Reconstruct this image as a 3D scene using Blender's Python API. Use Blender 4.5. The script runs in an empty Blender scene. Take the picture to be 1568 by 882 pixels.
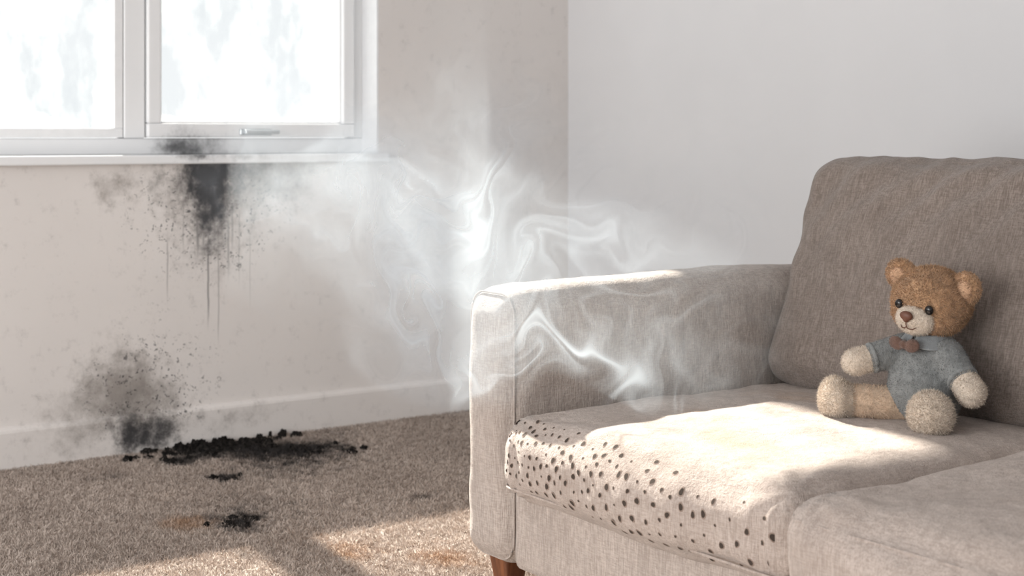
import bpy, math, random
import numpy as np
from mathutils import Vector, Matrix, noise, Euler
random.seed(7); rng=np.random.default_rng(7)
sc=bpy.context.scene
try:
    sc.view_settings.view_transform='Standard'
    sc.view_settings.look='None'
except Exception as e: print(e)

# ---------------------------------------------------------------- node helpers
class NT:
    def __init__(s,nt): s.nt=nt; s.n=nt.nodes; s.l=nt.links
    def node(s,t,**kw):
        n=s.n.new(t)
        for k,v in kw.items(): setattr(n,k,v)
        return n
    def put(s,sock,v):
        if v is None: return
        if hasattr(v,'is_linked') or isinstance(v,bpy.types.NodeSocket): s.l.new(v,sock)
        else: sock.default_value=v
    def m(s,op,a,b=None,c=None,clamp=False):
        n=s.node('ShaderNodeMath',operation=op,use_clamp=clamp)
        s.put(n.inputs[0],a); s.put(n.inputs[1],b); s.put(n.inputs[2],c)
        return n.outputs[0]
    def vm(s,op,a,b=None,scale=None):
        n=s.node('ShaderNodeVectorMath',operation=op)
        s.put(n.inputs[0],a); s.put(n.inputs[1],b)
        if scale is not None: s.put(n.inputs['Scale'],scale)
        return n.outputs[0]
    def noise(s,v,scale,detail=4,rough=.55,dist=0,col=False):
        n=s.node('ShaderNodeTexNoise'); s.put(n.inputs['Vector'],v)
        n.inputs['Scale'].default_value=scale; n.inputs['Detail'].default_value=detail
        n.inputs['Roughness'].default_value=rough; n.inputs['Distortion'].default_value=dist
        return n.outputs['Color' if col else 'Fac']
    def vor(s,v,scale,feature='F1'):
        n=s.node('ShaderNodeTexVoronoi',feature=feature); s.put(n.inputs['Vector'],v); n.inputs['Scale'].default_value=scale
        return n.outputs['Distance']
    def mapped(s,v,sc_):
        n=s.node('ShaderNodeMapping'); n.inputs['Scale'].default_value=sc_; s.l.new(v,n.inputs[0]); return n.outputs[0]
    def mr(s,v,a,b,c=0,d=1,smooth=True):
        n=s.node('ShaderNodeMapRange'); n.interpolation_type='SMOOTHSTEP' if smooth else 'LINEAR'
        n.clamp=True
        for i,x in enumerate((v,a,b,c,d)): s.put(n.inputs[i],x)
        return n.outputs[0]
    def mix(s,f,a,b,blend='MIX'):
        n=s.node('ShaderNodeMix',data_type='RGBA',blend_type=blend)
        s.put(n.inputs[0],f)
        s.put(n.inputs[6],a if not isinstance(a,tuple) else (*a[:3],1)); s.put(n.inputs[7],b if not isinstance(b,tuple) else (*b[:3],1))
        return n.outputs[2]
    def sep(s,v):
        n=s.node('ShaderNodeSeparateXYZ'); s.put(n.inputs[0],v); return n.outputs
    def bump(s,h,strength=.3,dist=.01,normal=None):
        n=s.node('ShaderNodeBump'); s.put(n.inputs['Height'],h)
        n.inputs['Strength'].default_value=strength; n.inputs['Distance'].default_value=dist
        if normal is not None: s.l.new(normal,n.inputs['Normal'])
        return n.outputs[0]
    def pos(s): return s.node('ShaderNodeNewGeometry').outputs['Position']
    def obj(s): return s.node('ShaderNodeTexCoord').outputs['Object']
    def blob(s,a,b,ca,cb,ra,rb,amp=1.0):
        x=s.m('DIVIDE',s.m('SUBTRACT',a,ca),ra); y=s.m('DIVIDE',s.m('SUBTRACT',b,cb),rb)
        d=s.m('ADD',s.m('MULTIPLY',x,x),s.m('MULTIPLY',y,y))
        return s.m('MULTIPLY',s.m('EXPONENT',s.m('MULTIPLY',d,-1.0)),amp)
    def addall(s,L):
        r=L[0]
        for q in L[1:]: r=s.m('ADD',r,q)
        return r
def mat(name):
    M=bpy.data.materials.new(name); M.use_nodes=True
    t=NT(M.node_tree); b=M.node_tree.nodes['Principled BSDF']
    return M,t,b
def simple(name,col,rough=.6,bumps=None,var=.06,sheen=0,metal=0):
    M,t,b=mat(name)
    p=t.obj(); n=t.noise(p,30,3)
    c=t.mix(t.mr(n,.3,.7),tuple(x*(1-var) for x in col),tuple(min(1,x*(1+var)) for x in col))
    t.l.new(c,b.inputs['Base Color']); b.inputs['Roughness'].default_value=rough
    b.inputs['Metallic'].default_value=metal
    if sheen: b.inputs['Sheen Weight'].default_value=sheen; b.inputs['Specular IOR Level'].default_value=.1
    if bumps: t.l.new(t.bump(t.noise(p,bumps[0],3),bumps[1],bumps[2]),b.inputs['Normal'])
    return M

# ---------------------------------------------------------------- materials
def wall_material(name,stains=False,col=(.755,.72,.70)):
    M,t,b=mat(name); p=t.pos()
    base=t.mix(t.mr(t.noise(p,1.3,3),.3,.7),tuple(c*.97 for c in col),tuple(min(1,c*1.02) for c in col))
    bmp=t.bump(t.noise(p,90,3),.06,.003)
    b.inputs['Roughness'].default_value=.75; b.inputs['Specular IOR Level'].default_value=.25
    t.l.new(bmp,b.inputs['Normal'])
    if stains:
        wv=t.vm('SCALE',t.vm('SUBTRACT',t.noise(p,8,5,.65,col=True),(.5,.5,.5)),scale=.2)
        wv2=t.vm('SCALE',t.vm('SUBTRACT',t.noise(p,45,4,.7,col=True),(.5,.5,.5)),scale=.035)
        q=t.vm('ADD',t.vm('ADD',p,wv),wv2)
        _,y,z=t.sep(q)[:3]
        _,y0,z0=t.sep(p)[:3]
        dark=t.addall([t.blob(y,z,-1.52,.89,.13,.09,.95),t.blob(y,z,-1.50,.80,.08,.10,1.0),t.blob(y,z,-1.52,.70,.05,.07,.75),
             t.blob(y,z,-1.36,.92,.10,.05,.5),
             t.blob(y,z,-1.79,.12,.06,.07,.55),t.blob(y,z,-1.76,.045,.09,.06,.95),t.blob(y,z,-1.68,.06,.07,.06,.6)])
        soft=t.addall([t.blob(y,z,-1.5,.86,.24,.17,1.1),t.blob(y,z,-1.84,.87,.07,.06,.8),t.blob(y,z,-1.25,.87,.16,.10,.8),t.blob(y,z,-1.15,.94,.25,.05,.5),
             t.blob(y,z,-1.85,.24,.11,.15,.9),t.blob(y,z,-1.72,.16,.14,.14,1.1),t.blob(y,z,-2.0,.12,.14,.12,.7),t.blob(y,z,-1.4,.07,.20,.06,.6),t.blob(y,z,-1.5,.62,.15,.14,.45)])
        nz=t.noise(p,18,6,.75)
        dk=t.mr(t.m('ADD',dark,t.m('MULTIPLY',t.m('SUBTRACT',nz,.5),2.2)),.05,1.4)
        sf=t.m('MULTIPLY',t.mr(t.m('ADD',soft,t.m('MULTIPLY',t.m('SUBTRACT',nz,.5),1.8)),.2,1.5),.72)
        reg=t.addall([t.blob(y0,z0,-1.5,.78,.34,.24),t.blob(y0,z0,-1.72,.2,.28,.24,.85)])
        v=t.vor(q,48); sp=t.m('MULTIPLY',t.mr(v,.18,.28,1,0),t.mr(t.m('MULTIPLY',reg,t.noise(p,14,3)),.16,.38))
        v2=t.vor(q,22); sp2=t.m('MULTIPLY',t.mr(v2,.11,.17,1,0),t.mr(t.m('MULTIPLY',reg,t.noise(p,9,3)),.12,.34))
        wob=t.m('MULTIPLY',t.m('SUBTRACT',t.noise(p,12,2),.5),.008)
        yd=t.m('ADD',y0,wob)
        dr=[]
        for (cy,z1,z2,w,a) in [(-1.655,.66,.45,.0020,.4),(-1.512,.75,.36,.0026,.6),(-1.475,.70,.30,.0020,.35),(-1.44,.72,.52,.003,.45),(-1.40,.75,.5,.002,.25),
                 (-1.425,.78,.6,.0025,.4),(-1.55,.74,.58,.004,.6),(-1.53,.7,.56,.003,.5),(-1.49,.76,.6,.0035,.55),(-1.36,.66,.42,.0018,.2),(-1.6,.82,.6,.002,.3)]:
            a1=t.mr(t.m('ABSOLUTE',t.m('SUBTRACT',yd,cy)),w*.4,w*2.0,a,0)
            a2=t.m('MULTIPLY',t.mr(z0,z2,z2+.12),t.mr(z0,z1,z1+.05,1,0))
            dr.append(t.m('MULTIPLY',a1,a2))
        dr=t.addall(dr)
        col1=t.mix(sf,base,(.17,.145,.125))
        tot=t.m('MAXIMUM',t.m('MAXIMUM',dk,t.m('MULTIPLY',sp,.85)),t.m('MAXIMUM',t.m('MULTIPLY',sp2,.75),dr),clamp=True)
        base=t.mix(t.m('MULTIPLY',tot,.95),col1,(.028,.028,.032))
    t.l.new(base,b.inputs['Base Color'])
    return M
M_wallw=wall_material('paint_white_sooty',True)
M_wall=wall_material('paint_white',False,(.71,.71,.725))
M_ceil=wall_material('paint_ceiling',False,(.8,.8,.8))

def carpet_material(name,pile=False):
    M,t,b=mat(name); p=t.pos()
    big=t.noise(p,3,4); mid=t.noise(p,40,4,.7); fine=t.noise(p,260,2,.7)
    c=t.mix(t.mr(mid,.3,.7),(.40,.33,.285),(.66,.57,.51))
    c=t.mix(t.m('MULTIPLY',t.mr(big,.35,.65),.45),c,(.37,.305,.265))
    wv=t.vm('SCALE',t.vm('SUBTRACT',t.noise(p,8,6,.7,col=True),(.5,.5,.5)),scale=.24)
    q=t.vm('ADD',p,wv); x,y,_=t.sep(q)[:3]
    dark=t.addall([t.blob(x,y,.07,-1.58,.13,.14,1.3),t.blob(x,y,.18,-1.42,.13,.16,1.1),t.blob(x,y,.30,-1.26,.10,.15,.95),t.blob(x,y,.214,-1.70,.06,.07,1.1),
        t.blob(x,y,.507,-1.68,.045,.045,1.1),t.blob(x,y,1.03,-1.32,.04,.05,.9),t.blob(x,y,1.01,-1.86,.10,.08,1.15),t.blob(x,y,.45,-1.42,.22,.25,.85),
        t.blob(x,y,.85,-1.75,.22,.2,.55),t.blob(x,y,.30,-1.95,.07,.08,.7),t.blob(x,y,.75,-2.1,.07,.08,.55),t.blob(x,y,.1,-1.1,.10,.15,.6)])
    n=t.noise(p,24,7,.8)
    dk=t.mr(t.m('ADD',dark,t.m('MULTIPLY',t.m('SUBTRACT',n,.5),2.8)),.3,1.35)
    x0,y0,_=t.sep(p)[:3]
    reg=t.addall([t.blob(x0,y0,.3,-1.4,.38,.45),t.blob(x0,y0,.95,-1.75,.3,.3,.7)])
    sp=t.m('MULTIPLY',t.mr(t.vor(q,22),.20,.34,1,0),t.mr(t.m('MULTIPLY',reg,t.noise(p,7,3)),.22,.40))
    dk=t.m('MAXIMUM',dk,t.m('MULTIPLY',sp,.85))
    brown=t.addall([t.blob(x,y,.93,-1.98,.10,.10,1.0),t.blob(x,y,1.60,-1.60,.12,.08,.95),t.blob(x,y,1.42,-1.74,.08,.07,.9),t.blob(x,y,1.2,-1.75,.15,.12,.35),t.blob(x,y,.6,-1.9,.1,.1,.4)])
    br=t.mr(t.m('ADD',brown,t.m('MULTIPLY',t.m('SUBTRACT',n,.5),1.6)),.2,1.25)
    c=t.mix(t.m('MULTIPLY',br,.7),c,(.36,.20,.10))
    c=t.mix(t.m('MULTIPLY',dk,.94),c,(.02,.02,.022))
    t.l.new(c,b.inputs['Base Color']); b.inputs['Roughness'].default_value=1.0; b.inputs['Specular IOR Level'].default_value=.03
    if not pile:
        t.l.new(t.bump(t.m('ADD',mid,fine),.8,.02),b.inputs['Normal'])
    return M
M_carpet=carpet_material('carpet_base'); M_pile=carpet_material('carpet_pile_fibre',True)

def fabric(name,stained=False,c1=(.30,.255,.225),c2=(.42,.365,.325)):
    M,t,b=mat(name); p=t.obj(); P=t.pos()
    w1=t.noise(t.mapped(p,(420,420,40)),1,2); w2=t.noise(t.mapped(p,(60,60,420)),1,2); big=t.noise(p,7,4,.6)
    w3=t.noise(t.mapped(p,(110,60,9)),1,3,.6)
    w=t.m('ADD',t.m('MULTIPLY',w1,.6),t.m('MULTIPLY',w2,.4))
    c=t.mix(t.mr(w,.36,.64),c1,c2)
    c=t.mix(t.m('MULTIPLY',t.mr(w3,.42,.72),.4),c,tuple(x*.75 for x in c1))
    c=t.mix(t.m('MULTIPLY',t.mr(big,.35,.7),.3),c,tuple(x*.8 for x in c1))
    if stained:
        wv=t.vm('SCALE',t.vm('SUBTRACT',t.noise(P,7,4,.6,col=True),(.5,.5,.5)),scale=.2)
        x,y,z=t.sep(t.vm('ADD',P,wv))[:3]
        br=t.addall([t.blob(x,y,2.36,-1.43,.12,.07,.9),t.blob(x,y,2.55,-1.52,.18,.06,.8),t.blob(x,y,2.3,-1.1,.2,.07,.8),t.blob(x,y,2.65,-1.62,.14,.08,.6),t.blob(x,y,2.1,-1.3,.08,.1,.4)])
        br=t.m('MULTIPLY',t.mr(t.m('ADD',br,t.m('MULTIPLY',t.m('SUBTRACT',t.noise(P,14,5,.7),.5),1.0)),.25,1.3),.6)
        c=t.mix(br,c,(.46,.285,.165))
        x2,_,z2=t.sep(P)[:3]
        lo=t.m('MULTIPLY',t.blob(x2,z2,2.4,.36,.35,.09,1.0),t.mr(t.noise(P,25,4),.3,.7))
        c=t.mix(t.m('MULTIPLY',lo,.3),c,(.25,.19,.15))
    t.l.new(c,b.inputs['Base Color']); b.inputs['Roughness'].default_value=.95
    b.inputs['Specular IOR Level'].default_value=.08
    b.inputs['Sheen Weight'].default_value=.2; b.inputs['Sheen Roughness'].default_value=.5
    h=t.m('ADD',w,t.m('MULTIPLY',t.noise(p,160,3,.7),.8))
    nb=t.bump(h,.7,.004); nb2=t.bump(t.noise(p,18,3),.3,.02,nb)
    t.l.new(nb2,b.inputs['Normal'])
    return M
M_fabs=fabric('sofa_fabric_scorched',True,(.40,.33,.29),(.57,.49,.445))
M_faba=fabric('sofa_fabric_arm',False,(.38,.32,.285),(.56,.49,.445))
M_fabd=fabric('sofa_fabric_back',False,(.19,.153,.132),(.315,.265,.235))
M_upvc=simple('window_frame_white',(.84,.85,.865),.35,None,.02)
M_hole=simple('burn_hole_char',(.05,.036,.028),.95)
M_rim=simple('burn_hole_rim',(.27,.205,.17),.95)
def wood():
    M,t,b=mat('leg_wood')
    c=t.mix(t.mr(t.noise(t.mapped(t.obj(),(40,40,5)),1.5,5,.6,.6),.3,.7),(.10,.032,.014),(.23,.085,.035))
    t.l.new(c,b.inputs['Base Color']); b.inputs['Roughness'].default_value=.35; return M
M_wood=wood()
def glass():
    M,t,b=mat('window_glass'); t.n.remove(b); out=t.n['Material Output']; p=t.pos()
    tr=t.node('ShaderNodeBsdfTransparent'); tr.inputs[0].default_value=(.86,.875,.88,1)
    df=t.node('ShaderNodeBsdfTranslucent'); df.inputs[0].default_value=(.50,.53,.53,1)
    f=t.m('MULTIPLY',t.mr(t.noise(t.mapped(p,(1,4,2)),1.6,5,.6),.42,.8),.25)
    x,y,z=t.sep(p)[:3]
    nz=t.m('MULTIPLY',t.noise(p,26,5,.7),.7)
    smud=t.m('MULTIPLY',t.mr(t.m('ADD',t.addall([t.blob(y,z,-1.83,1.16,.02,.05,.9),t.blob(y,z,-2.1,1.06,.2,.05,.8),t.blob(y,z,-1.8,1.05,.05,.04,.6),t.blob(y,z,-1.6,1.08,.06,.03,.5),t.blob(y,z,-2.05,1.4,.12,.08,.45)]),nz),.55,1.4),.75)
    f=t.m('MAXIMUM',f,smud)
    mx=t.node('ShaderNodeMixShader'); t.l.new(f,mx.inputs[0]); t.l.new(tr.outputs[0],mx.inputs[1]); t.l.new(df.outputs[0],mx.inputs[2])
    gl=t.node('ShaderNodeBsdfGlossy'); gl.inputs['Roughness'].default_value=.05
    m2=t.node('ShaderNodeMixShader'); m2.inputs[0].default_value=.04; t.l.new(mx.outputs[0],m2.inputs[1]); t.l.new(gl.outputs[0],m2.inputs[2])
    t.l.new(m2.outputs[0],out.inputs[0]); return M
M_glass=glass()

# ---------------------------------------------------------------- mesh helpers
def mk(name,verts,faces,mats,parent=None,smooth=True,loc=(0,0,0),rot=None):
    me=bpy.data.meshes.new(name); me.from_pydata([tuple(v) for v in verts],[],faces); me.update()
    if smooth: me.polygons.foreach_set('use_smooth',[True]*len(me.polygons))
    ob=bpy.data.objects.new(name,me); sc.collection.objects.link(ob)
    for m in (mats if isinstance(mats,list) else [mats]): me.materials.append(m)
    ob.location=loc
    if rot: ob.rotation_euler=rot
    if parent: ob.parent=parent
    return ob
def empty(name,loc=(0,0,0)):
    e=bpy.data.objects.new(name,None); sc.collection.objects.link(e); e.location=loc; e.empty_display_size=.1; return e
def boxes(name,L,m,parent=None,bev=0.0):
    V=[];F=[]
    for (x0,x1,y0,y1,z0,z1) in L:
        b=len(V); V+=[(x0,y0,z0),(x1,y0,z0),(x1,y1,z0),(x0,y1,z0),(x0,y0,z1),(x1,y0,z1),(x1,y1,z1),(x0,y1,z1)]
        F+=[tuple(b+i for i in f) for f in [(0,3,2,1),(4,5,6,7),(0,1,5,4),(1,2,6,5),(2,3,7,6),(3,0,4,7)]]
    ob=mk(name,V,F,m,parent,False)
    if bev:
        md=ob.modifiers.new('b','BEVEL'); md.width=bev; md.segments=3; md.limit_method='ANGLE'
    return ob
def rbox(name,hx,hy,hz,r,m,parent,loc,rot=None,crown=(0,0,0),wr=.003,wscale=5,res=.013,seed=0,stretch=(1,1,1),extra=None):
    """rounded upholstered block with crowned faces and soft wrinkles"""
    h=(hx,hy,hz); V=[];F=[];idx={}
    def grid(ax,sg):
        a,b=[i for i in range(3) if i!=ax]
        na=max(8,int(2*h[a]/res)); nb=max(8,int(2*h[b]/res)); ids=[]
        for i in range(na+1):
            row=[]
            for j in range(nb+1):
                p=[0,0,0]; p[ax]=sg*h[ax]; p[a]=-h[a]+2*h[a]*i/na; p[b]=-h[b]+2*h[b]*j/nb
                k=tuple(round(c,5) for c in p)
                if k not in idx: idx[k]=len(V); V.append(p)
                row.append(idx[k])
            ids.append(row)
        fl=(sg>0)!=(ax==1)
        for i in range(na):
            for j in range(nb):
                q=(ids[i][j],ids[i+1][j],ids[i+1][j+1],ids[i][j+1])
                F.append(q if fl else q[::-1])
    for ax in range(3):
        for sg in(-1,1): grid(ax,sg)
    out=[]
    for p in V:
        core=[max(-(h[i]-r),min(h[i]-r,p[i])) for i in range(3)]
        d=Vector([p[i]-core[i] for i in range(3)])
        nrm=d.normalized() if d.length>1e-6 else Vector((0,0,1))
        q=Vector(core)+nrm*r
        u=[min(1,abs(p[i])/h[i]) for i in range(3)]
        for ax in range(3):
            a,b=[i for i in range(3) if i!=ax]
            w=(1-u[a]**2.2)*(1-u[b]**2.2)
            q[ax]+=crown[ax]*w*nrm[ax]
        s=Vector((q.x*stretch[0],q.y*stretch[1],q.z*stretch[2]))*wscale+Vector((seed*7.3,seed*3.1,seed))
        n=noise.noise(s)+.5*noise.noise(s*2.3)+.25*noise.noise(s*5.1)
        q+=nrm*wr*n
        if extra: q=extra(q,nrm)
        out.append(q)
    return mk(name,out,F,m,parent,True,loc,rot)
def tube(name,pts,r,m,parent,loc=(0,0,0),rot=None,closed=True,n=8):
    N=len(pts);V=[];F=[]
    for i,p in enumerate(pts):
        p=Vector(p)
        a=Vector(pts[(i-1)%N] if closed or i>0 else pts[0]); b=Vector(pts[(i+1)%N] if closed or i<N-1 else pts[-1])
        t=(b-a).normalized(); up=Vector((0,0,1)) if abs(t.z)<.9 else Vector((1,0,0))
        s=t.cross(up).normalized(); u=s.cross(t)
        for k in range(n):
            an=2*math.pi*k/n; V.append(p+(s*math.cos(an)+u*math.sin(an))*r)
    for i in range(N if closed else N-1):
        j=(i+1)%N
        for k in range(n):
            k2=(k+1)%n; F.append((i*n+k,j*n+k,j*n+k2,i*n+k2))
    return mk(name,V,F,m,parent,True,loc,rot)
def rrect(ha,hb,r,step=.01):
    P=[]
    def line(a,b):
        n=max(2,int(math.dist(a,b)/step)); 
        for i in range(n): P.append((a[0]+(b[0]-a[0])*i/n,a[1]+(b[1]-a[1])*i/n))
    def arc(c,a0):
        for i in range(8):
            a=a0+math.pi/2*i/8; P.append((c[0]+r*math.cos(a),c[1]+r*math.sin(a)))
    line((-ha+r,-hb),(ha-r,-hb)); arc((ha-r,-hb+r),-math.pi/2)
    line((ha,-hb+r),(ha,hb-r)); arc((ha-r,hb-r),0)
    line((ha-r,hb),(-ha+r,hb)); arc((-ha+r,hb-r),math.pi/2)
    line((-ha,hb-r),(-ha,-hb+r)); arc((-ha+r,-hb+r),math.pi)
    return P

# ---------------------------------------------------------------- room
WY0,WY1,WZ0,WZ1=-2.62,-.856,.95,2.92
boxes('wall_left',[(-.24,0,-6,.2,-.1,WZ0),(-.24,0,-6,.2,WZ1,3.1),(-.24,0,-6,WY0,WZ0,WZ1),(-.24,0,WY1,.2,WZ0,WZ1)],M_wallw)
boxes('wall_back',[(0,6.2,0,.2,-.1,3.1)],M_wall)
boxes('wall_right',[(6.2,6.4,-6,.2,-.1,3.1)],M_wall)
boxes('ceiling',[(-.24,6.4,-6,.2,3.1,3.2)],M_ceil)
floor=boxes('floor',[(-.24,6.4,-6,.2,-.12,0)],M_carpet)
def baseboard(name,pts_profile,a,b,axis,m):
    V=[];F=[];n=len(pts_profile)
    for e in (a,b):
        for (d,z) in pts_profile: V.append((d,e,z) if axis=='y' else (e,-d,z))
    for i in range(n):
        j=(i+1)%n; F.append((i,j,n+j,n+i))
    F.append(tuple(range(n))[::-1]); F.append(tuple(range(n,2*n)))
    return mk(name,V,F,m,None,False)
prof=[(0,0),(.02,0),(.02,.112),(.017,.12),(.008,.126),(0,.128)]
baseboard('baseboard_left',prof,-6,0,'y',M_wallw)
baseboard('baseboard_back',prof,0.02,6.2,'x',M_upvc)

# ---------------------------------------------------------------- window
win=empty('window_1')
xo,xi=-.20,-.11
def soot_upvc():
    M,t,b=mat('window_frame_sooty'); p=t.pos()
    wv=t.vm('SCALE',t.vm('SUBTRACT',t.noise(p,14,5,.65,col=True),(.5,.5,.5)),scale=.09)
    x,y,z=t.sep(t.vm('ADD',p,wv))[:3]
    s=t.addall([t.blob(y,z,-1.58,.985,.10,.035,1.0),t.blob(y,z,-1.45,1.0,.12,.05,.5),t.blob(y,z,-1.3,.96,.2,.02,.4),t.blob(y,z,-1.56,1.05,.06,.04,.35)])
    k=t.mr(t.m('ADD',s,t.m('MULTIPLY',t.m('SUBTRACT',t.noise(p,25,5,.7),.5),1.0)),.2,1.3)
    c=t.mix(t.m('MULTIPLY',k,.9),(.84,.85,.865),(.03,.03,.035)); t.l.new(c,b.inputs['Base Color']); b.inputs['Roughness'].default_value=.35
    return M
M_su=soot_upvc()
boxes('outer_frame',[(xo,xi,WY0,WY1,.965,1.02),(xo,xi,WY0,WY1,WZ1-.05,WZ1),(xo,xi,WY0,WY0+.045,1.02,WZ1-.05),(xo,xi,WY1-.045,WY1,1.02,WZ1-.05),(xo,xi+.008,-1.765,-1.692,1.02,WZ1-.05)],M_su,win,.006)
def ring(y0,y1,z0,z1,w,xa,xb): return [(xa,xb,y0,y1,z0,z0+w),(xa,xb,y0,y1,z1-w,z1),(xa,xb,y0,y0+w,z0+w,z1-w),(xa,xb,y1-w,y1,z0+w,z1-w)]
boxes('casement_sash',ring(-1.688,-.905,1.022,WZ1-.055,.048,xo+.02,xi+.022),M_su,win,.007)
boxes('glazing_bead',ring(-1.655,-.938,1.055,WZ1-.09,.022,xo+.03,xi+.006)+ring(-2.573,-1.767,1.022,WZ1-.055,.03,xo+.03,xi+.006),M_upvc,win,.003)
boxes('glass_panes',[(-.160,-.154,-1.64,-.95,1.07,WZ1-.1),(-.160,-.154,-2.56,-1.78,1.04,WZ1-.07)],M_glass,win)
boxes('window_sill',[(-.12,.03,WY0-.04,WY1+.03,.935,.965)],M_su,win,.006)
boxes('reveal_lining',[(xi,-.001,WY1-.008,WY1-.0005,.966,WZ1),(xi,-.001,WY0+.0005,WY0+.008,.966,WZ1)],M_upvc,win,0)
boxes('sash_handle',[(xi+.022,xi+.034,-1.36,-1.24,1.030,1.052),(xi+.034,xi+.05,-1.35,-1.325,1.033,1.05),(xi+.045,xi+.056,-1.35,-1.22,1.034,1.048)],simple('handle_metal',(.55,.58,.6),.3,metal=.6),win,.004)

# ---------------------------------------------------------------- sofa
sofa=empty('sofa',(2.9,-1.15,0))
def par(o):
    o.parent=sofa; o.matrix_parent_inverse=Matrix.Translation(-Vector(sofa.location)); return o
AX0,AX1,FY,BY=1.843,2.023,-1.70,-.60
cx2=3.79
def arm(name,x0,seed):
    o=rbox(name,.091,(BY-FY)/2,.299,.055,M_faba,None,(x0+.09,(FY+BY)/2,.393),None,(.008,.014,.012),.005,5,.010,seed)
    par(o)
    pts=[(a,-(BY-FY)/2+.020,b) for a,b in rrect(.083,.290,.05)]
    par(tube(name+'_welt',pts,.0024,M_faba,None,(x0+.09,(FY+BY)/2,.393)))
arm('arm_left',AX0,1); arm('arm_right',cx2,2)
par(rbox('base_frame',(cx2-AX1)/2+.01,.52,.095,.02,M_faba,None,((AX1+cx2)/2,-1.165,.187),None,(0,.004,0),.003,5,.02,3))
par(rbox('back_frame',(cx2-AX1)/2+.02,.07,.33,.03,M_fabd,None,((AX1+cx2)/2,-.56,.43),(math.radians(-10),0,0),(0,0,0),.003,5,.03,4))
def pull(q,n):
    for s in (-1,1):
        d=math.hypot(q.x-s*.40,q.y+.40)
        a=math.atan2(q.y+.40,q.x-s*.40)
        q=q+n*(.0032*math.sin(a*11)*math.exp(-(d/.17)**2))
    return q
seatL=rbox('seat_cushion_left',.441,.435,.088,.066,M_fabs,None,(2.462,-1.305,.345),None,(0,.016,.018),.009,4.5,.010,5,(1,1,1),pull)
par(seatL)
SRC=(3.352,-1.345,.352)
seatR=rbox('seat_cushion_right',.437,.46,.094,.072,M_fabs,None,SRC,None,(0,.024,.030),.010,4.5,.010,9,(1,1,1),pull)
par(seatR)
for nm,c,hx,hy,hz in (('a',(2.462,-1.305,.345),.441,.435,.088),('b',SRC,.437,.46,.094)):
    pts=[(a,b,-(hz-.028)) for a,b in rrect(hx-.008,hy-.008,.05)]
    par(tube('seat_welt_'+nm,pts,.0028,M_fabs,None,c))
pts=[(a,b,.094-.030) for a,b in rrect(.437-.010,.46-.010,.05)]
par(tube('seat_welt_c',pts,.0028,M_fabs,None,SRC))
def backc(name,xc,seed):
    def ex(q,n):
        if n.y<-.2:
            w=math.exp(-((q.z-.20)**2)/.014)
            q.y+=.0055*math.sin((q.x*1.0-q.z*.9)*46+2*noise.noise(Vector((q.x*5,q.z*5,seed))))*w
            w2=math.exp(-((q.x+.40)**2)/.006)*math.exp(-((q.z-.05)**2)/.04)
            q.y+=.004*math.sin((q.x*.6+q.z)*55)*w2
        q.z+=.006*noise.noise(Vector((q.x*7,seed,0)))*max(0,n.z)
        return q
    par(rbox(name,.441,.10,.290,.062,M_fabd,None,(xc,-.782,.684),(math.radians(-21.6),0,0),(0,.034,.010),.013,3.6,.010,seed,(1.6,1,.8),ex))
backc('back_cushion_left',2.466,11); backc('back_cushion_right',3.346,12)
def leg(nm,x,y):
    V=[];F=[]
    prof=[(.0,.020),(.01,.022),(.09,.034),(.11,.034)]
    for z,r in prof:
        for a,b in rrect(r,r,r*.35,.05): V.append((x+a,y+b,z))
    n=len(V)//len(prof)
    for i in range(len(prof)-1):
        for k in range(n): F.append((i*n+k,i*n+(k+1)%n,(i+1)*n+(k+1)%n,(i+1)*n+k))
    F.append(tuple(range(n))[::-1]); F.append(tuple(range((len(prof)-1)*n,len(prof)*n)))
    par(mk(nm,V,F,M_wood))
leg('leg_1',1.925,-1.63); leg('leg_2',3.88,-1.63); leg('leg_3',1.925,-.66); leg('leg_4',3.88,-.66)

# burn holes: little charred bowls seated on the cushion's front band
bpy.context.view_layer.update()
from mathutils.bvhtree import BVHTree
def bvh(o):
    me=o.data; mw=o.matrix_world
    return BVHTree.FromPolygons([mw@v.co for v in me.vertices],[tuple(p.vertices) for p in me.polygons])
T=bvh(seatL); pts=[];V=[];F=[];FM=[]
tries=0
while tries<30000 and len(pts)<185:
    tries+=1
    u=random.random()**1.15; x=2.07+.78*u
    a0=random.uniform(-.9,1.1)
    cen=.50-.80*u; dens=math.exp(-((a0-cen)/.42)**2)
    if random.random()>dens: continue
    o=Vector((x,-1.55,.343)); d=Vector((0,-math.cos(a0*.75),math.sin(a0*.75)*.55)).normalized()
    hit=T.ray_cast(o+d*.5,-d,.6)
    if hit[0] is None: continue
    h,n=hit[0],hit[1]
    if n.dot(d)<0: n=-n
    if any((h-q).length<.0160+.016*u*random.random()+.009*u for q in pts): continue
    pts.append(h)
    r=random.choice((.0020,.0028,.0034,.0040,.0044))*(1+.2*(u>.2))
    a=Vector((1,0,0)); a=(a-n*a.dot(n)).normalized(); b=n.cross(a); base=len(V)
    el=random.uniform(.9,1.3); ph=random.random()*6
    for (rr,hh,mi) in ((1.4,.0001,1),(1.0,.0009,0),(.5,.0007,0)):
        for k in range(12):
            t=2*math.pi*k/12; j=1+.13*math.sin(2*t+ph)+.08*math.sin(3*t+2*ph)
            V.append(h+(a*math.cos(t)+b*math.sin(t)*el)*r*rr*j+n*hh)
    V.append(h+n*.0007)
    for i in range(2):
        for k in range(12):
            F.append((base+i*12+k,base+i*12+(k+1)%12,base+(i+1)*12+(k+1)%12,base+(i+1)*12+k)); FM.append(1 if i==0 else 0)
    for k in range(12): F.append((base+24+k,base+24+(k+1)%12,base+36)); FM.append(0)
ho=mk('burn_holes',V,F,[M_hole,M_rim]); ho.data.polygons.foreach_set('material_index',FM); par(ho)

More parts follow.
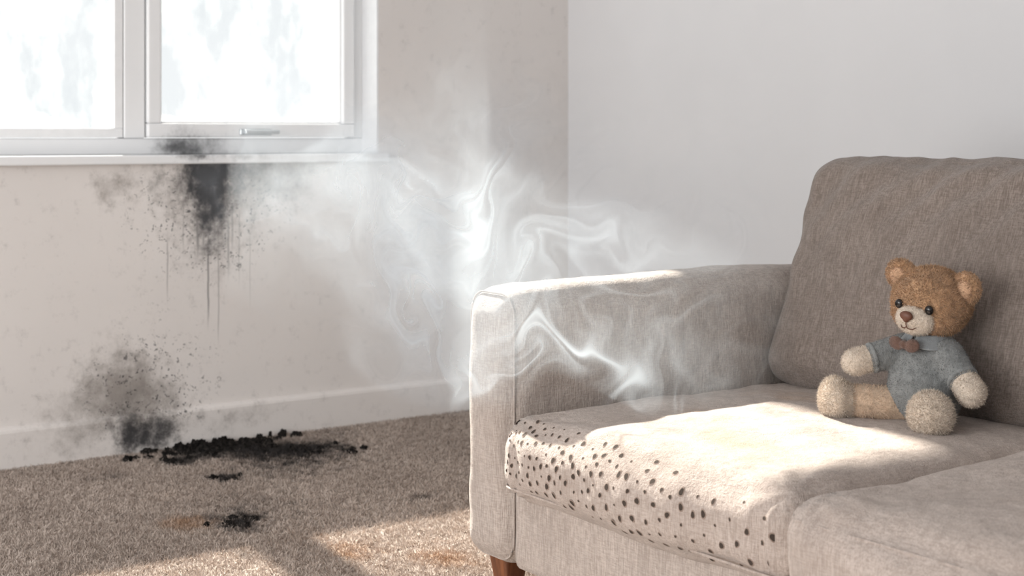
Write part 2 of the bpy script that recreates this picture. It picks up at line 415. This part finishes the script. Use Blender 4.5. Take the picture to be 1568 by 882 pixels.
# ---------------------------------------------------------------- fibres (real strands)
def strands(name,P,N,length,width,m,lean=.6,parent=None,curl=.3):
    n=len(P)
    R=rng.normal(size=(n,3)); R-= (R*N).sum(1)[:,None]*N; R/=np.linalg.norm(R,axis=1)[:,None]+1e-9
    D=N+R*(rng.random((n,1))*lean); D/=np.linalg.norm(D,axis=1)[:,None]
    L=length*(.6+.6*rng.random((n,1)))
    S=np.cross(D,rng.normal(size=(n,3))); S/=np.linalg.norm(S,axis=1)[:,None]+1e-9
    b0=P-S*width/2-N*width; b1=P+S*width/2-N*width; mid=P+D*L*.6; m0=mid-S*width*.4; m1=mid+S*width*.4
    K=rng.normal(size=(n,3)); tip=P+D*L+K*L*curl*.4
    V=np.stack([b0,b1,m1,m0,tip],1).reshape(-1,3)
    me=bpy.data.meshes.new(name); me.vertices.add(n*5); me.vertices.foreach_set('co',V.ravel())
    base=np.arange(n)[:,None]*5
    q=(base+np.array([[0,1,2,3]])); tr=(base+np.array([[3,2,4]]))
    loops=np.concatenate([q,tr],1).ravel(); me.loops.add(len(loops)); me.loops.foreach_set('vertex_index',loops)
    st=(np.arange(n)[:,None]*7+np.array([[0,4]])).ravel(); me.polygons.add(2*n); me.polygons.foreach_set('loop_start',st)
    me.polygons.foreach_set('loop_total',np.tile([4,3],n)); me.update(calc_edges=True); me.validate()
    me.materials.append(m); ob=bpy.data.objects.new(name,me); sc.collection.objects.link(ob)
    if parent: ob.parent=parent
    return ob
nc=230000
P=np.stack([rng.uniform(.02,2.05,nc),rng.uniform(-2.6,-.3,nc),np.full(nc,.001)],1)
cl=np.array([(noise.noise(Vector((p[0]*30,p[1]*30,5))),noise.noise(Vector((p[0]*30,p[1]*30,0))),0) for p in P])
Nc=np.tile([0,0,1.],(nc,1))+cl*1.8; Nc/=np.linalg.norm(Nc,axis=1)[:,None]
strands('carpet_pile',P,Nc,.0085,.0022,M_pile,1.5,floor,.8)

# charred debris heaped at the skirting under the burnt wall
V=[];F=[]
def clump(x,y,r,hgt):
    b=len(V); nu,nv=14,6; s0=random.random()*50
    for j in range(nv+1):
        th=math.pi/2*j/nv
        for i in range(nu):
            ph=2*math.pi*i/nu
            k=1+.55*noise.noise(Vector((math.cos(ph)*1.6+s0,math.sin(ph)*1.6,th*2)))+.3*noise.noise(Vector((math.cos(ph)*4+s0,math.sin(ph)*4,th*5)))
            V.append((max(.022,x+r*k*math.cos(th)*math.cos(ph)),y+r*1.2*k*math.cos(th)*math.sin(ph),hgt*k*math.sin(th)+.001))
    for j in range(nv):
        for i in range(nu): F.append((b+j*nu+i,b+j*nu+(i+1)%nu,b+(j+1)*nu+(i+1)%nu,b+(j+1)*nu+i))
for k in range(95):
    y=random.gauss(-1.50,.12); x=.035+abs(random.gauss(0,.07))
    clump(x,y,random.uniform(.006,.022),random.uniform(.008,.024)*math.exp(-x*3))
for (cx,cy,n_,s_) in ((.26,-1.30,14,.05),(.20,-1.70,9,.03),(.40,-1.2,6,.05),(1.01,-1.86,8,.04),(.507,-1.68,5,.02)):
    for k in range(n_): clump(random.gauss(cx,s_),random.gauss(cy,s_),random.uniform(.004,.014),random.uniform(.006,.013))
M_char,t,b=mat('charred_debris_soot'); p=t.pos()
t.l.new(t.mix(t.mr(t.noise(p,90,4,.7),.35,.7),(.012,.011,.011),(.06,.052,.048)),b.inputs['Base Color']); b.inputs['Roughness'].default_value=1; b.inputs['Specular IOR Level'].default_value=.05
t.l.new(t.bump(t.noise(p,300,4,.8),1,.006),b.inputs['Normal'])
mk('charred_debris',V,F,M_char)

def sample(ob,n):
    me=ob.data; me.calc_loop_triangles(); mw=np.array(ob.matrix_world)
    co=np.empty(len(me.vertices)*3); me.vertices.foreach_get('co',co); co=co.reshape(-1,3)@mw[:3,:3].T+mw[:3,3]
    tri=np.empty(len(me.loop_triangles)*3,dtype=np.int32); me.loop_triangles.foreach_get('vertices',tri); tri=tri.reshape(-1,3)
    A,B,C=co[tri[:,0]],co[tri[:,1]],co[tri[:,2]]; X=np.cross(B-A,C-A); ar=np.linalg.norm(X,axis=1)
    i=rng.choice(len(tri),n,p=ar/ar.sum()); r1=np.sqrt(rng.random((n,1))); r2=rng.random((n,1))
    P=A[i]*(1-r1)+B[i]*r1*(1-r2)+C[i]*r1*r2; N=X[i]/(ar[i][:,None]+1e-12)
    return P,N

# ---------------------------------------------------------------- teddy bear
bear=empty('teddy_bear',(2.61,-1.06,.43))
def fur(name,col,var=.15,bs=.6):
    M,t,b=mat(name); p=t.pos(); c=t.mix(t.mr(t.noise(p,60,4,.6),.3,.7),tuple(x*(1-var) for x in col),tuple(min(1,x*(1+var)) for x in col))
    t.l.new(c,b.inputs['Base Color']); b.inputs['Roughness'].default_value=.95; b.inputs['Specular IOR Level'].default_value=.1
    b.inputs['Sheen Weight'].default_value=.3
    t.l.new(t.bump(t.noise(p,220,4,.7),bs,.004),b.inputs['Normal']); return M
M_fur=fur('fur_honey',(.54,.33,.19),.2,1); M_cream=fur('fur_cream',(.78,.67,.56),.1,1); M_ear=fur('fur_inner_ear',(.62,.40,.26)); M_leg=fur('fur_leg',(.66,.50,.37))
M_knit=fur('knit_grey',(.235,.245,.245),.2,1); M_collar=fur('collar_grey',(.25,.265,.275),.08); M_bow=fur('bow_brown',(.15,.09,.07))
M_eye=simple('eye_plastic',(.01,.008,.008),.12); M_nose=simple('nose_brown',(.13,.05,.03),.5); M_thread=simple('mouth_thread',(.12,.05,.03),.8)
def bp(o):
    o.parent=bear; o.matrix_parent_inverse=Matrix.Translation(-Vector(bear.location)); return o
def blobs(name,L,m,vox=.004,smooth=6,fn=0,flen=.004,fw=.0007):
    V=[];F=[]
    def ell(c,r,rot=None):
        R=(rot or Euler((0,0,0))).to_matrix(); c=Vector(c); b=len(V); nu,nv=20,14
        V.append(c+R@Vector((0,0,r[2])))
        for j in range(1,nv):
            th=math.pi*j/nv
            for i in range(nu):
                ph=2*math.pi*i/nu
                V.append(c+R@Vector((r[0]*math.sin(th)*math.cos(ph),r[1]*math.sin(th)*math.sin(ph),r[2]*math.cos(th))))
        V.append(c+R@Vector((0,0,-r[2])))
        for i in range(nu): F.append((b,b+1+i,b+1+(i+1)%nu))
        for j in range(nv-2):
            for i in range(nu):
                a0=b+1+j*nu; F.append((a0+i,a0+nu+i,a0+nu+(i+1)%nu,a0+(i+1)%nu))
        e=b+1+(nv-1)*nu; a0=b+1+(nv-2)*nu
        for i in range(nu): F.append((a0+i,e,a0+(i+1)%nu))
    for it in L:
        if len(it)==4:
            p0,r0,p1,r1=it; p0=Vector(p0);p1=Vector(p1); n=max(3,int((p1-p0).length/(min(r0,r1)*.3)))
            for k in range(n+1):
                t=k/n; r=r0+(r1-r0)*t; ell(p0.lerp(p1,t),(r,r,r))
        else: ell(it[0],it[1],it[2] if len(it)>2 else None)
    ob=mk(name,V,F,m)
    md=ob.modifiers.new('r','REMESH'); md.mode='VOXEL'; md.voxel_size=vox; md.use_smooth_shade=True
    md2=ob.modifiers.new('s','SMOOTH'); md2.iterations=smooth; md2.factor=.6
    dg=bpy.context.evaluated_depsgraph_get(); me=bpy.data.meshes.new_from_object(ob.evaluated_get(dg)); me.name=name
    ob.modifiers.clear(); ob.data=me
    me.polygons.foreach_set('use_smooth',[True]*len(me.polygons))
    if not me.materials: me.materials.append(m)
    if fn:
        Pp,Nn=sample(ob,fn); s=strands(name+'_pile',Pp,Nn,flen,fw,m,.9,None,.8); bp(s)
    bp(ob); return ob
BX=2.618
HC=Vector((2.617,-1.043,.685)); hyaw=math.radians(10)
RH=Matrix.Rotation(hyaw,3,'Z')@Matrix.Rotation(math.radians(7),3,'Y')@Matrix.Rotation(math.radians(8),3,'X')
RE=RH.to_euler()
def hd(x,y,z): return HC+RH@Vector((x,y,z))
blobs('head',[(HC,(.083,.075,.068),RE),(hd(0,-.012,-.022),(.077,.062,.047),RE),(hd(0,.0,.018),(.069,.066,.054),RE)],M_fur,.004,8,18000,.006,.0010)
blobs('muzzle',[(hd(0,-.058,-.024),(.044,.037,.034),RE),(hd(0,-.072,-.020),(.031,.026,.025),RE)],M_cream,.003,6,5000,.003,.0007)
for s,nm in ((-1,'ear_r'),(1,'ear_l')):
    ec=hd(s*.074,.004,.042); er=(RH@Euler((0,s*math.radians(42),s*math.radians(-12))).to_matrix()).to_euler()
    blobs(nm,[(ec,(.033,.015,.035),er)],M_fur,.003,4,4000,.005,.0009)
    blobs(nm+'_inner',[(ec+RH@Vector((0,-.010,-.001)),(.020,.009,.022),er)],M_ear,.0025,3,900,.003,.0007)
    blobs('eye_'+nm[-1],[(hd(s*.034,-.071,.004),(.0095,.0065,.010),RE)],M_eye,.0012,2)
blobs('nose',[(hd(0,-.100,-.008),(.0145,.008,.010),RE),(hd(0,-.100,-.014),(.007,.007,.008),RE)],M_nose,.0012,4)
bp(tube('mouth_line',[hd(0,-.1005,-.018),hd(0,-.1005,-.026),hd(.001,-.099,-.032)],.0011,M_thread,None,closed=False,n=6))
bp(tube('mouth_smile',[hd(-.020,-.087,-.030),hd(-.012,-.095,-.036),hd(-.004,-.0985,-.035),hd(0,-.099,-.031),hd(.004,-.0985,-.035),hd(.012,-.095,-.036),hd(.020,-.087,-.030)],.0011,M_thread,None,closed=False,n=6))
RHnd=Vector((2.512,-1.158,.556)); LHnd=Vector((2.752,-1.09,.520))
RS=Vector((BX-.054,-1.065,.580)); LS=Vector((BX+.057,-1.065,.580))
blobs('sweater',[((BX,-1.062,.508),(.082,.075,.076)),((BX,-1.058,.556),(.067,.060,.062)),((BX,-1.055,.592),(.048,.045,.04)),
   (RS,.035,RS.lerp(RHnd,.62),.031),(LS,.035,LS.lerp(LHnd,.6),.031)],M_knit,.004,6,11000,.003,.0009)
blobs('hand_r',[(RS.lerp(RHnd,.6),.027,RHnd,.028)],M_cream,.003,4,3500,.004,.0008)
blobs('hand_l',[(LS.lerp(LHnd,.6),.027,LHnd,.030)],M_cream,.003,4,3500,.004,.0008)
def cuff(nm,a,b,t,r):
    d=(b-a).normalized(); c=a.lerp(b,t); s=d.orthogonal().normalized(); u=d.cross(s)
    bp(tube(nm,[c+(s*math.cos(2*math.pi*k/24)+u*math.sin(2*math.pi*k/24))*r for k in range(24)],.0055,M_knit,None))
cuff('cuff_r',RS,RHnd,.66,.0275); cuff('cuff_l',LS,LHnd,.64,.0275)
RF=Vector((2.500,-1.192,.477)); LF=Vector((2.708,-1.158,.475))
RHp=Vector((BX-.045,-1.085,.468)); LHp=Vector((BX+.035,-1.085,.468))
blobs('leg_r',[(RHp,.037,RF,.035)],M_leg,.004,5,5000,.005,.0009)
blobs('leg_l',[(LHp,.037,LF,.035)],M_leg,.004,5,4000,.005,.0009)
for nm,f,h in (('foot_r',RF,RHp),('foot_l',LF,LHp)):
    d=(f-h).normalized(); yaw=math.atan2(d.x,-d.y); e=Euler((0,0,yaw))
    blobs(nm,[(f+d*.010+Vector((0,0,.002)),(.045,.032,.047),e),(f-d*.006,(.039,.034,.040),e)],M_cream,.0035,5,8000,.006,.0009)
def flap(nm,s):
    V=[];F=[];n=10;mm=5
    for i in range(n+1):
        a=math.radians(-90+s*(4+i*13))
        for j in range(mm+1):
            t=j/mm; wid=.038*(1-.75*abs(i/n-.28)) 
            r=.037+t*wid*.75; z=.620-t*wid*.75-.004*math.sin(t*3)
            V.append(Vector((BX+r*math.cos(a)*1.12,-1.056+r*math.sin(a),z)))
    for i in range(n):
        for j in range(mm):
            F.append((i*(mm+1)+j,(i+1)*(mm+1)+j,(i+1)*(mm+1)+j+1,i*(mm+1)+j+1))
    o=mk(nm,V,F,M_collar); md=o.modifiers.new('s','SOLIDIFY'); md.thickness=.004; md.offset=1 if s<0 else -1
    md=o.modifiers.new('ss','SUBSURF'); md.levels=1; md.render_levels=1; bp(o)
flap('collar_r',-1); flap('collar_l',1)
bc=Vector((BX-.004,-1.126,.602))
blobs('bow_tie',[(bc+Vector((-.020,0,.001)),(.019,.008,.014),Euler((0,.25,0))),(bc+Vector((.020,0,-.001)),(.019,.008,.014),Euler((0,-.25,0))),(bc,(.008,.010,.009))],M_bow,.002,3,800,.002,.0006)

# ---------------------------------------------------------------- smoke: curling veils standing in the room, swirled by a turbulent flow
smoke=empty('smoke_plume',(2.33,-1.45,.45))
fwdn=np.array([-.8186,.575,0]); rtn=np.array([.575,.8186,0]); Cn=np.array([4.62,-3.515,0])
def sstep(t): t=np.clip(t,0,1); return t*t*(3-2*t)
def smokefield(U,Z,seed,L1,L2,ks,kc,T,steps,turb,k0,k1,nm=34,p=.75):
    rg=np.random.default_rng(seed)
    k=np.exp(rg.uniform(np.log(k0),np.log(k1),nm)); th=rg.uniform(0,2*np.pi,nm)
    A=(k/k0)**(-p); A*=1/np.sqrt((A**2).sum()/2)
    kx,kz,A=k*np.cos(th),k*np.sin(th),A/k; ph=rg.uniform(0,2*np.pi,nm); om=rg.normal(size=nm)*1.2*np.sqrt(k/k0)
    x=U.astype(np.float32).copy(); z=Z.astype(np.float32).copy(); dt=T/steps; acc=np.zeros_like(x); na=0
    for s in range(steps):
        vx=np.zeros_like(x); vz=np.zeros_like(x)
        for i in range(nm):
            c=np.cos(kx[i]*x+kz[i]*z+ph[i]+om[i]*s*dt)*A[i]; vx+=c*kz[i]; vz-=c*kx[i]
        g=np.clip(np.hypot(x-.27,z-.42)/.35,.35,1.0)*turb
        x-=vx*g*dt; z-=vz*g*dt
        if s>=steps*.45 and s%4==0:
            def masks(L,w):
                H=np.zeros_like(x)
                for (cx,cz,rx,rz,a) in L: H+=a*np.exp(-((U*(1-w)+x*w-cx)/rx)**2-((Z*(1-w)+z*w-cz)/rz)**2)
                return H
            f=.5+.5*np.sin(x*11+z*5+seed)*np.cos(z*9-x*3)
            r1=(1-np.abs(np.sin(x*16+z*11+1)))**4; r2=(1-np.abs(np.sin(z*24-x*15)))**5; r3=.5+.5*np.sin(x*60+z*45); r4=(1-np.abs(np.sin(x*41-z*33)))**4
            d=masks(L1,.5)*(.22+.45*f+.5*r1*(.4+.6*r3)+.35*r2+.25*r4)*ks
            if L2: d+=masks(L2,.65)*(.06+.6*r1+.7*r2+.5*r4)*kc
            acc+=d; na+=1
    return acc/na
def veil(nm,u0,u1,z0,z1,depthf,step,seed,L1,L2,ks,kc,T,turb,k0,k1):
    nu=int((u1-u0)/step); nv=int((z1-z0)/step)
    u=np.linspace(u0,u1,nu+1); z=np.linspace(z0,z1,nv+1); U,Z=np.meshgrid(u,z,indexing='ij'); U=U.ravel();Z=Z.ravel()
    a=1-np.exp(-smokefield(U,Z,seed,L1,L2,ks,kc,T,64,turb,k0,k1))
    a*=sstep((U-u0)/.1)*sstep((u1-U)/.1)*sstep((Z-z0)/.04)*sstep((z1-Z)/.15)
    D=depthf(U)+.02*np.sin(U*9+Z*5)
    V=Cn+fwdn*D[:,None]+rtn*U[:,None]; V[:,2]=Z
    i=(np.arange(nu)[:,None]*(nv+1)+np.arange(nv)[None,:]).ravel()
    Fq=np.stack([i,i+nv+1,i+nv+2,i+1],1); Fq=Fq[a[Fq].max(1)>.004]
    me=bpy.data.meshes.new(nm); me.from_pydata(V.tolist(),[],Fq.tolist()); me.update()
    me.polygons.foreach_set('use_smooth',[True]*len(Fq))
    at=me.color_attributes.new(name='smoke_alpha',type='FLOAT_COLOR',domain='POINT')
    at.data.foreach_set('color',np.repeat(a.astype(np.float32)[:,None],4,1).ravel())
    M=bpy.data.materials.new('smoke_'+nm); M.use_nodes=True; t=NT(M.node_tree); t.n.clear()
    out=t.node('ShaderNodeOutputMaterial'); tr=t.node('ShaderNodeBsdfTransparent'); d1=t.node('ShaderNodeBsdfDiffuse'); d2=t.node('ShaderNodeBsdfTranslucent')
    for d in (d1,d2): d.inputs[0].default_value=(.66,.74,.82,1)
    m1=t.node('ShaderNodeMixShader'); m1.inputs[0].default_value=.5; t.l.new(d1.outputs[0],m1.inputs[1]); t.l.new(d2.outputs[0],m1.inputs[2])
    A=t.node('ShaderNodeAttribute'); A.attribute_name='smoke_alpha'
    m2=t.node('ShaderNodeMixShader'); t.l.new(A.outputs['Fac'],m2.inputs[0]); t.l.new(tr.outputs[0],m2.inputs[1]); t.l.new(m1.outputs[0],m2.inputs[2])
    t.l.new(m2.outputs[0],out.inputs[0]); me.materials.append(M)
    o=bpy.data.objects.new(nm,me); sc.collection.objects.link(o); o.parent=smoke; o.matrix_parent_inverse=Matrix.Translation(-Vector(smoke.location))
dep=lambda U: 3.06+1.3*sstep((-.12-U)/.6)
SOFT=[(-.42,.88,.28,.13,.9),(-.25,.72,.20,.17,.9),(0,.82,.28,.14,.7),(.24,.80,.22,.13,.4),(-.10,1.0,.12,.14,.5),(.12,.60,.2,.06,.4),(-.2,.56,.14,.1,.45),(.38,.56,.18,.07,.25)]
CORE=[(.285,.46,.045,.035,.9),(.235,.515,.07,.04,.8),(.13,.56,.09,.045,.7),(.03,.60,.10,.05,.6),(-.13,.62,.07,.09,.6),(-.18,.76,.06,.13,.7),(-.06,.86,.14,.06,.5),(-.02,.95,.05,.10,.4)]
veil('veil_wisps',-.78,.62,.44,1.25,dep,.0024,23,SOFT,CORE,.55,.9,1.4,.15,10,110)
HZ=[(-.50,.87,.36,.16,.9),(-.30,.72,.32,.22,.7),(.05,.77,.38,.18,.55),(-.12,1.05,.2,.22,.35)]
veil('veil_haze',-1.15,.70,.30,1.55,lambda U:4.35+0*U,.006,31,HZ,None,.40,0,1.4,.16,8,80)

# ---------------------------------------------------------------- light
w=bpy.data.worlds.new('sky'); sc.world=w; w.use_nodes=True; t=NT(w.node_tree)
bg=w.node_tree.nodes['Background']
g=t.node('ShaderNodeTexCoord').outputs['Generated']
c=t.mix(t.mr(t.noise(g,5,4,.6),.45,.7),(.98,.985,.99),(.84,.87,.88))
t.l.new(c,bg.inputs[0]); bg.inputs[1].default_value=1.30
sl=bpy.data.lights.new('sun','SUN'); sl.energy=25.0; sl.angle=math.radians(1.0); sl.color=(1,.92,.81)
so=bpy.data.objects.new('sun',sl); sc.collection.objects.link(so); so.rotation_euler=Vector((1,-.10,-.80)).to_track_quat('-Z','Y').to_euler(); so.location=(-4,0,5)
al=bpy.data.lights.new('front_fill','AREA'); al.shape='RECTANGLE'; al.size=3.0; al.size_y=1.9; al.energy=105; al.color=(1,.985,.965)  # added soft fill from behind the camera to brighten the room; no door there
ao=bpy.data.objects.new('front_fill',al); sc.collection.objects.link(ao); ao.location=(2.6,-5.9,1.2); ao.rotation_euler=Vector((-.25,1,-.05)).to_track_quat('-Z','Z').to_euler()

# ---------------------------------------------------------------- camera
cam=bpy.data.cameras.new('camera'); co=bpy.data.objects.new('camera',cam); sc.collection.objects.link(co)
co.location=(4.62,-3.515,1.03); co.rotation_euler=Vector((-.8186,.575,0)).to_track_quat('-Z','Y').to_euler()
cam.sensor_width=36; cam.lens=36*2257/1568; cam.shift_y=-234/1568; cam.clip_start=.05
cam.dof.use_dof=True; cam.dof.focus_distance=3.1; cam.dof.aperture_fstop=5.0
sc.camera=co
